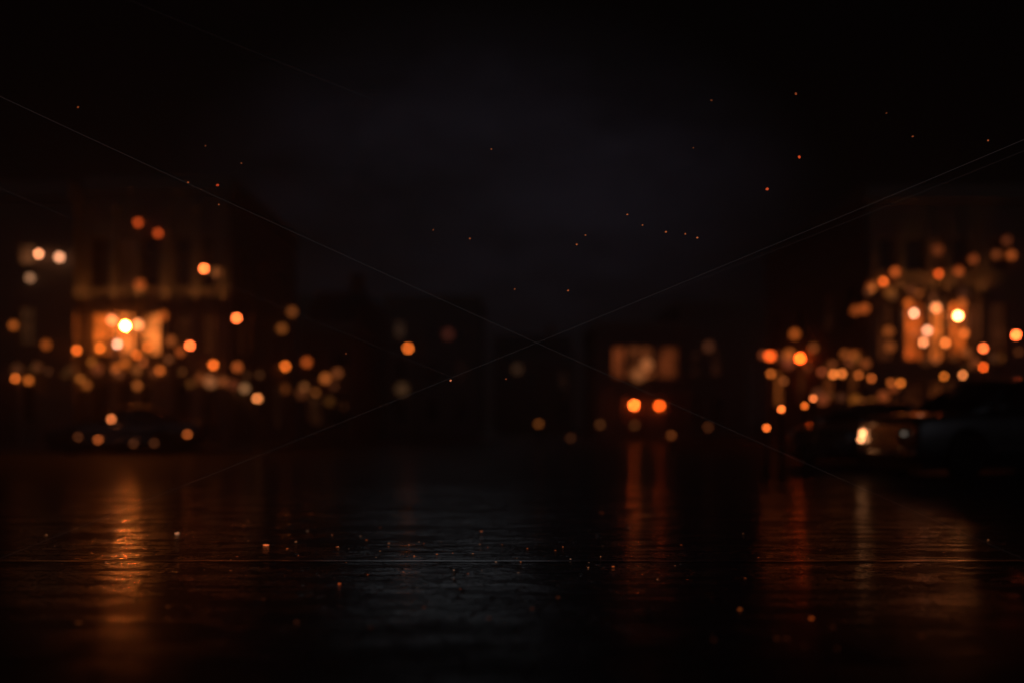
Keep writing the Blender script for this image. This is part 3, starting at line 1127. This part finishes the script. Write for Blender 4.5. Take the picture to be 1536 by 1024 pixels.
    gz0, gz1 = b0 + (zt0 - b0) * .42, zt0 - .10
    box(bm, X(0) - .05, X(0) + .012, -w0 * .50, w0 * .50, gz0, gz1)
    gr = link('grille', bm, M['plastic'], t_)
    bm = bmesh.new()
    nb = 4
    for i in range(nb):
        z = gz0 + .02 + (gz1 - gz0 - .04) * i / (nb - 1)
        box(bm, X(0) + .014, X(0) + .03, -w0 * .52, w0 * .52, z - .03, z + .012)
    link('grille_bars', bm, M['chrome'], gr)
    bm = bmesh.new()
    tube(bm, [(X(.2), -w0 * 1.12, b0 + .17), (X(.04), -w0 * .98, b0 + .13), (X(0) + .02, -w0 * .6, b0 + .12), (X(0) + .03, 0, b0 + .12), (X(0) + .02, w0 * .6, b0 + .12), (X(.04), w0 * .98, b0 + .13), (X(.2), w0 * 1.12, b0 + .17)], .032, 10)
    link('bumper_trim', bm, M['chrome'], t_)
    bm = bmesh.new()
    tube(bm, [(X(.10), -w0 * .98, zt0 + .0), (X(.03), -w0 * .7, zt0 + .015), (X(.0), 0, zt0 + .03), (X(.03), w0 * .7, zt0 + .015), (X(.10), w0 * .98, zt0 + .0)], .026, 10)
    link('bonnet_trim', bm, M['chrome'], t_)
    bm = bmesh.new()
    box(bm, X(0) + .014, X(0) + .026, -.26, .26, gz0 - .16, gz0 - .045)
    link('number_plate', bm, M['plate'], t_)
    for s, lampc in ((1, near_lamp), (-1, far_lamp)):
        bm = bmesh.new()
        pts = []
        for (t, yy) in ((-.012, .53), (.0, .78), (.07, .95), (.25, 1.02)):
            pts.append((X(t) + .018, s * (yy * w0 + (.012 if yy > .9 else 0))))
        lo = [bm.verts.new((x, y, gz1 - .115)) for x, y in pts]
        hi = [bm.verts.new((x - .02, y * .995, gz1 + .02)) for x, y in pts]
        inn_lo = [bm.verts.new((x - .09, y * .9, gz1 - .115)) for x, y in pts]
        inn_hi = [bm.verts.new((x - .09, y * .9, gz1 + .02)) for x, y in pts]
        for i in range(3):
            bm.faces.new((lo[i], lo[i + 1], hi[i + 1], hi[i]))
            bm.faces.new((lo[i], lo[i + 1], inn_lo[i + 1], inn_lo[i]))
            bm.faces.new((hi[i], hi[i + 1], inn_hi[i + 1], inn_hi[i]))
            bm.faces.new((inn_lo[i], inn_lo[i + 1], inn_hi[i + 1], inn_hi[i]))
        bm.faces.new((lo[0], hi[0], inn_hi[0], inn_lo[0]))
        bm.faces.new((lo[3], hi[3], inn_hi[3], inn_lo[3]))
        hl = link('headlight', bm, M['lens'], t_)
        if lampc:
            bm = bmesh.new()
            lathe(bm, [(.005, 0), (lampc[1], 0), (lampc[1], .03), (lampc[1] * .6, .045)], 14, 'x', (X(.0) + .028, s * w0 * .74, gz1 - .045))
            if lampc[1] > .04:
                lathe(bm, [(.005, 0), (lampc[1] * .8, 0), (lampc[1] * .8, .03), (lampc[1] * .5, .045)], 14, 'x', (X(.0) + .028, s * w0 * .80, gz1 - .16))
            link('lit_lamp', bm, glow(lampc[0]), hl, True)
        bm = bmesh.new()
        lathe(bm, [(.045, 0), (.05, .012), (.03, .02)], 14, 'x', (X(.0) + .012, s * w0 * .68, b0 + .17))
        link('fog_lamp', bm, M['lens'], t_)
        # tail light
        wl = interp(wid, L)
        bm = bmesh.new()
        box(bm, X(L) - .012, X(L) + .16, s * wl * .74, s * wl * 1.03, zt0 - .12, zt0 + .08)
        link('tail_light', bm, M['red_lens'], t_)
        # mirror
        bm = bmesh.new()
        ball(bm, (X(tb0 + .42), s * (wmax + .10), zbelt + .10), .1, 2, .75)
        tube(bm, [(X(tb0 + .42), s * (wb - .04), zbelt + .03), (X(tb0 + .42), s * (wmax + .05), zbelt + .08)], .02, 6)
        link('mirror', bm, M[paint], t_, True)
        # door handles, sill strip and door gaps
        for td in (tb0 + 1.55, tb0 + 2.6):
            bm = bmesh.new()
            box(bm, X(td) - .09, X(td) + .09, s * (wmax - .02), s * (wmax + .025), zbelt - .2, zbelt - .165)
            link('door_handle', bm, M['chrome'], t_)
        bm = bmesh.new()
        tube(bm, [(X(axles[1] - wr - .12), s * (wmax - .01), b0 + .2), (X(axles[0] + wr + .12), s * (wmax - .01), b0 + .2)], .028, 10)
        link('sill_strip', bm, M['chrome'], t_)
        if rails:
            bm = bmesh.new()
            tube(bm, [pt(.08, 1, s) + Vector((0, -s * .06, .03))] + [pt(f, 1, s) + Vector((0, -s * .06, .085)) for f in (.14, .4, .7, .9)] + [pt(.97, 1, s) + Vector((0, -s * .06, .03))], .016, 6)
            link('roof_rail', bm, M['chrome'], t_)
    bm = bmesh.new()
    box(bm, X(L - .3), X(.16), -wmax * .78, wmax * .78, .14, b0 + .06)
    link('underbody', bm, M['plastic'], t_)
    # wheels
    for ax in axles:
        for s in (1, -1):
            yo = s * (wmax - wheelw / 2 - .02)
            bm = bmesh.new()
            rr = wr * .66
            o_ = s * wheelw * .5
            lathe(bm, [(rr * .98, -o_ * .9), (rr, -o_ * .3), (rr * .93, o_ * .55), (rr * .98, o_ * .82), (rr * .90, o_ * .86), (rr * .86, o_ * .2)], 26, 'y')
            for k in range(5):
                a = 2 * math.pi * k / 5 + .3
                for da in (-.16, .16):
                    p0 = Vector((math.cos(a) * .05, o_ * .62, math.sin(a) * .05))
                    p1 = Vector((math.cos(a + da) * rr * .9, o_ * .74, math.sin(a + da) * rr * .9))
                    tube(bm, [p0, p1], .022, 6)
            lathe(bm, [(.001, o_ * .78), (.06, o_ * .76), (.065, o_ * .5)], 14, 'y')
            wo = link('wheel', bm, M['alloy'], t_, False)
            wo.location = (X(ax), yo, wr)
            bm = bmesh.new()
            w2 = wheelw / 2
            lathe(bm, [(rr * 1.005, -w2), (wr * .93, -w2), (wr * .985, -w2 * .8), (wr, -w2 * .4), (wr, w2 * .4), (wr * .985, w2 * .8), (wr * .93, w2), (rr * 1.005, w2)], 30, 'y')
            link('tyre', bm, M['tyre'], wo, True)
    return t_


SUV_TOP = [(0, .90), (.05, .97), (.16, 1.03), (.8, 1.09), (1.2, 1.12), (4.3, 1.12), (4.6, 1.08), (4.75, 1.0)]
SUV_WID = [(0, .74), (.05, .82), (.16, .89), (.4, .94), (.8, .965), (3.9, .965), (4.6, .90), (4.75, .82)]
SUV_ZB = [(0, .30), (.4, .26), (1.2, .25), (3.9, .26), (4.75, .38)]
SUV_GH = (1.05, 1.95, 4.15, 4.62, 1.08, 1.68, 1.755, 1.70, .93, .74, [(.07, .36), (.40, .68), (.72, .94)])
SED_TOP = [(0, .66), (.05, .73), (.16, .79), (.8, .89), (1.2, .94), (3.7, .96), (4.3, .99), (4.5, .90)]
SED_WID = [(0, .68), (.05, .76), (.16, .83), (.4, .88), (.8, .90), (3.7, .90), (4.35, .84), (4.5, .76)]
SED_ZB = [(0, .22), (.4, .2), (1.2, .19), (3.6, .2), (4.5, .32)]
SED_GH = (1.1, 2.0, 3.1, 3.95, .92, 1.38, 1.45, 1.40, .92, .70, [(.07, .44), (.50, .88)])


def place_nose(px, py_ground, theta, L, W_):
    """stand a car so that the near front corner is on sight line px; it points to the left, turned theta towards the lens"""
    Y = CH * F / (py_ground - HZ)
    nc = Vector(((px - 768) / F * Y, Y, 0))
    h = Vector((-math.cos(theta), -math.sin(theta), 0))
    lat = Vector((-math.sin(theta), math.cos(theta), 0))      # from near side to far side
    c = nc - h * (L / 2 - .1) + lat * W_
    return c, math.pi + theta


c, a = place_nose(1390, 719, R(17), 4.75, .93)
make_car('parked_suv', 'big black car parked at the right with its front towards the street', c, a, 4.75, SUV_TOP, SUV_WID, SUV_ZB, SUV_GH, (.93, 3.75), .375,
         'black_paint', far_lamp=((8., 3.0, 1.1), .042), near_lamp=(W((150, 135, 120), .7), .03), rails=True)
c, a = place_nose(1283, 700, R(40), 4.5, .86)
make_car('parked_sedan', 'grey car parked behind the black car at the right, front showing', c, a, 4.5, SED_TOP, SED_WID, SED_ZB, SED_GH, (.85, 3.55), .33,
         'grey_paint', far_lamp=None, near_lamp=None)
Yc = 30.2
left_car = make_car('parked_sedan', 'dark low car parked on the left below the glowing windows', Vector((xs(193, Yc), Yc, 0)), math.pi + R(6), 4.5, SED_TOP, SED_WID, SED_ZB, SED_GH,
                    (.85, 3.55), .33, 'blue_paint')
# amber repeater lamps that glow along its near flank
for (px, py, col, d, dy) in ((167, 628, (215, 112, 58), 5, -1.02), (147, 659, (135, 62, 24), 5, -.98), (281, 651, (142, 66, 24), 5, -.93), (117, 655, (60, 28, 12), 5, -.95), (231, 664, (55, 26, 11), 5, -.98), (200, 665, (55, 26, 11), 5, -.98)):
    Yl = Yc + dy + (px - 193) / F * Yc * math.tan(R(6))
    p = P(px, py, Yl)
    loc = Matrix.Rotation(-(math.pi + R(6)), 4, 'Z') @ (p - Vector(left_car.location))
    bm = bmesh.new()
    r = d / F * Yl / 2
    ball(bm, loc, r, 2, .8)
    link('marker_light', bm, light_mat(col, d, Yl), left_car, True)

# ------------------------------------------------------------------ cables drawn tight across the view
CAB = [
    ((-300, 4), (1660, 892), 6.9, .0013, 'grey cable with added glow slanting down from the upper left to the lower right', .35),
    ((1800, 97), (-90, 872), 6.7, .0013, 'grey cable with added glow slanting down from the upper right to the lower left', .35),
    ((1800, 117), (980, 446), 6.6, .0006, 'thinner cable with added glow just under the main one at the upper right', .6),
    ((-200, 195), (680, 566), 7.3, .0006, 'thin faint cable with added glow low on the left in front of the glowing windows', .7),
    ((560, 150), (100, -40), 7.6, .0004, 'faintest cable with added glow high in the dark sky on the left', .5),
]
cable_glow_mat = glow((.021, .017, .017), 'cable_added_glow')  # the cables are no lamps; emission added so they show against the dark
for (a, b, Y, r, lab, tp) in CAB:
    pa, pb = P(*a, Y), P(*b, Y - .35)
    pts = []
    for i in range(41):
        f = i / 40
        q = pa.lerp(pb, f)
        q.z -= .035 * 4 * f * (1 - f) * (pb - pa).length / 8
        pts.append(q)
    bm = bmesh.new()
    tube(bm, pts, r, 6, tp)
    o = link('brightened_cable', bm, cable_glow_mat, smooth=True)
    tag(o, lab, 'light strand', 'cables with added glow crossing in front of the street')


# ------------------------------------------------------------------ embers
def ember(loc, r, col, label, group, flat=1., k=1.):
    bm = bmesh.new()
    q = bmesh.ops.create_icosphere(bm, subdivisions=1, radius=r)
    for v in q['verts']:
        v.co *= random.uniform(.75, 1.25)
        v.co.z *= flat
        v.co.x *= random.uniform(.9, 1.4)
    o = link('ember', bm, glow(W(col, k), 'ember_glow'))
    o.location = loc
    tag(o, label, 'ember', group)


SKY = [(1199, 236, 4.5, (200, 70, 30), 'largest red ember high in the sky on the right'), (1151, 284, 4.2, (190, 70, 35), 'red ember below and left of the largest one on the right'),
       (1194, 141, 4, (120, 55, 28), 'brownish ember highest above the right side'), (326, 278, 4, (170, 55, 25), 'red ember beside the grey cable on the upper left'),
       (282, 274, 3, (120, 60, 30), 'small ember on the grey cable at the upper left'), (117, 161, 3, (110, 50, 20), 'small ember alone in the far upper left'),
       (676, 570, 3, (210, 120, 80), 'bright ember by the crossing of the grey cables below the middle')]
for (px, py, d, col, lab) in SKY:
    Y = random.uniform(6.5, 7.3)
    ember(P(px, py, Y), d / F * Y / 2, col, lab, 'embers drifting in the dark sky')
for (px, py, d, k) in ((737, 224, 2.6, .7), (865, 367, 2.6, 1), (941, 322, 2.6, 1), (964, 338, 2.4, .8), (999, 348, 2.8, 1), (1028, 351, 2.6, .9), (1046, 357, 2.8, 1.3), (878, 353, 2.4, .7),
                      (1482, 211, 2.8, .8), (1369, 205, 2.6, .5), (1067, 151, 3, .25), (328, 307, 2.4, .6), (705, 358, 2.6, .7), (852, 436, 2.6, .9), (362, 245, 2.4, .5), (308, 219, 2.4, .4), (650, 345, 2.4, .4),
                      (1040, 222, 2.4, .3), (772, 434, 2.6, .4), (759, 568, 2.4, .5), (519, 530, 2.4, .4), (1330, 170, 2.6, .3)):
    Y = random.uniform(6.5, 7.3)
    ember(P(px, py, Y), d / F * Y / 2, (150, 78, 42), 'tiny orange ember floating in the dark air', 'tiny embers floating in the dark air', k=k)
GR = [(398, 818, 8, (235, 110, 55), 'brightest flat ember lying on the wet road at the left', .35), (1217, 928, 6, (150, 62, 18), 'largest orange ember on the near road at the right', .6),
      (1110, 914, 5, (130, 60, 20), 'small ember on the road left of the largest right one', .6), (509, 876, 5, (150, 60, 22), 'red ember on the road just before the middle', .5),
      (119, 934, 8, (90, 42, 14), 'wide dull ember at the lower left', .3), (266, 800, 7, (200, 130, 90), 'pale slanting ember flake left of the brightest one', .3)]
for (px, py, d, col, lab, fl) in GR:
    g = G(px, py)
    r = d / F * g.y / 2
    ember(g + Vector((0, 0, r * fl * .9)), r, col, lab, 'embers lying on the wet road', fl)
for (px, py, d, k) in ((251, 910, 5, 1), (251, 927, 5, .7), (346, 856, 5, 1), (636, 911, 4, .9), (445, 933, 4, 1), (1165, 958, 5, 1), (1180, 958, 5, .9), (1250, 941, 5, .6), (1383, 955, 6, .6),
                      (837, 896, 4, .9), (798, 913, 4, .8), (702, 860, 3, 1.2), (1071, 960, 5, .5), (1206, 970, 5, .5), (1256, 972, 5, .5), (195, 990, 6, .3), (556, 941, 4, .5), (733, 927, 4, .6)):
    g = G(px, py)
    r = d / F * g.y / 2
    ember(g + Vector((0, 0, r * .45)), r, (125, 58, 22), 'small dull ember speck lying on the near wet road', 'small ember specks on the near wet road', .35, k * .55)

rnd = random.Random(5)
for i in range(90):
    py = rnd.gauss(826, 26)
    px = rnd.gauss(450, 230) if i % 4 else rnd.uniform(560, 1500)
    if not (757 < py < 900) or not 10 < px < 1530:
        continue
    g = G(px, py)
    d = rnd.choice((1.0, 1.2, 1.4, 1.8))
    r = d / F * g.y / 2
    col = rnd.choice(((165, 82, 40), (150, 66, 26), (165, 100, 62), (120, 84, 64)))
    bm = bmesh.new()
    q = bmesh.ops.create_icosphere(bm, subdivisions=1, radius=r)
    sx = rnd.uniform(.9, 3.2)
    for v in q['verts']:
        v.co.x *= sx
        v.co.z *= .6
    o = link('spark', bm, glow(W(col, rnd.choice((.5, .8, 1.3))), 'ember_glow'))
    o.location = (g.x, g.y, r * .55)
    tag(o, 'tiny glowing spark on the wet road around the steel strip', 'spark', 'tiny sparks scattered on the wet road')

# ------------------------------------------------------------------ sky, moonlight
MOON_AZ = R(-4.0)       # right of straight ahead is positive
MOON_EL = R(16)
w = bpy.data.worlds.new('World')
S.world = w
w.use_nodes = True
nt = w.node_tree
bg = nt.nodes['Background']
sky = N(nt, 'ShaderNodeTexSky', sky_type='NISHITA')
sky.sun_disc = False
sky.sun_elevation = MOON_EL
sky.sun_rotation = MOON_AZ
sky.air_density = 1
sky.dust_density = 1.5
tc = N(nt, 'ShaderNodeTexCoord')
dotn = N(nt, 'ShaderNodeVectorMath', operation='DOT_PRODUCT')
d = Vector((math.sin(R(-1)) * .7, math.cos(R(12)), math.sin(R(12)) * 1.2)).normalized()
dotn.inputs[1].default_value = d
nrm = N(nt, 'ShaderNodeVectorMath', operation='NORMALIZE')
nt.links.new(tc.outputs['Generated'], nrm.inputs[0])
sq = N(nt, 'ShaderNodeVectorMath', operation='MULTIPLY')
sq.inputs[1].default_value = (.7, 1, 1.2)
nt.links.new(nrm.outputs[0], sq.inputs[0])
nr2 = N(nt, 'ShaderNodeVectorMath', operation='NORMALIZE')
nt.links.new(sq.outputs[0], nr2.inputs[0])
nt.links.new(nr2.outputs[0], dotn.inputs[0])
lobe = N(nt, 'ShaderNodeMapRange', interpolation_type='SMOOTHSTEP')
lobe.inputs[1].default_value = math.cos(R(13.5))
lobe.inputs[2].default_value = 1.0
lobe.inputs[3].default_value = 0
lobe.inputs[4].default_value = 1
nt.links.new(dotn.outputs['Value'], lobe.inputs[0])
cl = N(nt, 'ShaderNodeTexNoise')
cl.inputs['Scale'].default_value = 4.5
cl.inputs['Detail'].default_value = 6
cl.inputs['Roughness'].default_value = .66
mp = N(nt, 'ShaderNodeMapping')
mp.inputs['Scale'].default_value = (1, 1, 2.2)
nt.links.new(nrm.outputs[0], mp.inputs[0])
nt.links.new(mp.outputs[0], cl.inputs['Vector'])
cr = N(nt, 'ShaderNodeMapRange')
cr.inputs[1].default_value = .3
cr.inputs[2].default_value = .7
cr.inputs[3].default_value = .25
cr.inputs[4].default_value = 1.75
nt.links.new(cl.outputs['Fac'], cr.inputs[0])
m1 = N(nt, 'ShaderNodeMath', operation='MULTIPLY')
nt.links.new(lobe.outputs[0], m1.inputs[0])
nt.links.new(cr.outputs[0], m1.inputs[1])
gl = N(nt, 'ShaderNodeVectorMath', operation='SCALE')      # moonlit, city-lit cloud
gl.inputs[0].default_value = (.0033, .0029, .0044)
nt.links.new(m1.outputs[0], gl.inputs['Scale'])
ns = N(nt, 'ShaderNodeVectorMath', operation='SCALE')      # clear night air
ns.inputs['Scale'].default_value = .000016
nt.links.new(sky.outputs[0], ns.inputs[0])
# fill light added to the sky behind the viewer to brighten the black car
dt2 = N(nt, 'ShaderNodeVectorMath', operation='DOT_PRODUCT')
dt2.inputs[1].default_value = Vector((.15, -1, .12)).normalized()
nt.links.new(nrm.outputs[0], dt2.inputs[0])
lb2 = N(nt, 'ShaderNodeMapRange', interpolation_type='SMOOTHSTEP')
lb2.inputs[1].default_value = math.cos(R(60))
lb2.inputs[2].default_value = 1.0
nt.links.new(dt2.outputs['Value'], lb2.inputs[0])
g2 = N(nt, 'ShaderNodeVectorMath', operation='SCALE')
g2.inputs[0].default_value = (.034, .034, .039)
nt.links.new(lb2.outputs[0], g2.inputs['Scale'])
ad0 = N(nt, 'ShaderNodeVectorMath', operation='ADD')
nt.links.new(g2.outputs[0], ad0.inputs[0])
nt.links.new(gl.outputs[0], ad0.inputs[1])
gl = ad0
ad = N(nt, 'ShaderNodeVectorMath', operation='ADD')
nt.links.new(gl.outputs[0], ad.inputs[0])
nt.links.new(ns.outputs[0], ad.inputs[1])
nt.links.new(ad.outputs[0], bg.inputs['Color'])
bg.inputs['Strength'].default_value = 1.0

ld = bpy.data.lights.new('moonlight', 'SUN')
ld.energy = .0052
ld.angle = R(11)
ld.color = (.84, .91, 1.)
lo = bpy.data.objects.new('moonlight', ld)
C.objects.link(lo)
dv = Vector((math.sin(MOON_AZ) * math.cos(MOON_EL), math.cos(MOON_AZ) * math.cos(MOON_EL), math.sin(MOON_EL)))
lo.rotation_euler = (-dv).to_track_quat('-Z', 'Y').to_euler()
lo.location = (0, 0, 20)

# ------------------------------------------------------------------ night haze
hm = bpy.data.materials.new('night_haze')
hm.use_nodes = True
hn = hm.node_tree
hn.nodes.remove(hn.nodes['Principled BSDF'])
pv = N(hn, 'ShaderNodeVolumePrincipled')
pv.inputs['Color'].default_value = (.9, .88, .86, 1)
pv.inputs['Density'].default_value = HAZE
pv.inputs['Anisotropy'].default_value = .55
hn.links.new(pv.outputs[0], hn.nodes['Material Output'].inputs['Volume'])
bm = bmesh.new()
box(bm, -301, 301, -301, 301, -1, 13)
hz = link('haze', bm, hm)
hz['kind'] = 'stuff'
hz['label'] = 'thin night haze over the street'
hz['category'] = 'haze'

# ------------------------------------------------------------------ camera
cd = bpy.data.cameras.new('camera')
cam = bpy.data.objects.new('camera', cd)
C.objects.link(cam)
cd.sensor_fit = 'HORIZONTAL'
cd.sensor_width = 36
cd.lens = F / 1536 * 36
cd.shift_y = (HZ - 512) / 1536
cd.clip_start = .05
cd.clip_end = 1000
cam.location = (0, 0, CH)
cam.rotation_euler = (R(90), 0, 0)
cd.dof.use_dof = True
cd.dof.focus_distance = FOCUS
cd.dof.aperture_fstop = cd.lens / (APER * 1000)
cd.dof.aperture_blades = 0
S.camera = cam

S.view_settings.view_transform = 'Standard'
S.view_settings.look = 'None'
S.view_settings.exposure = 0
S.view_settings.gamma = 1
S.cycles.use_adaptive_sampling = False
S.cycles.use_denoising = True
S.cycles.denoiser = 'OPENIMAGEDENOISE'
S.cycles.sample_clamp_direct = 0
S.cycles.sample_clamp_indirect = 4
S.cycles.max_bounces = 5
S.cycles.caustics_reflective = False
S.cycles.caustics_refractive = False
S.cycles.use_light_tree = True
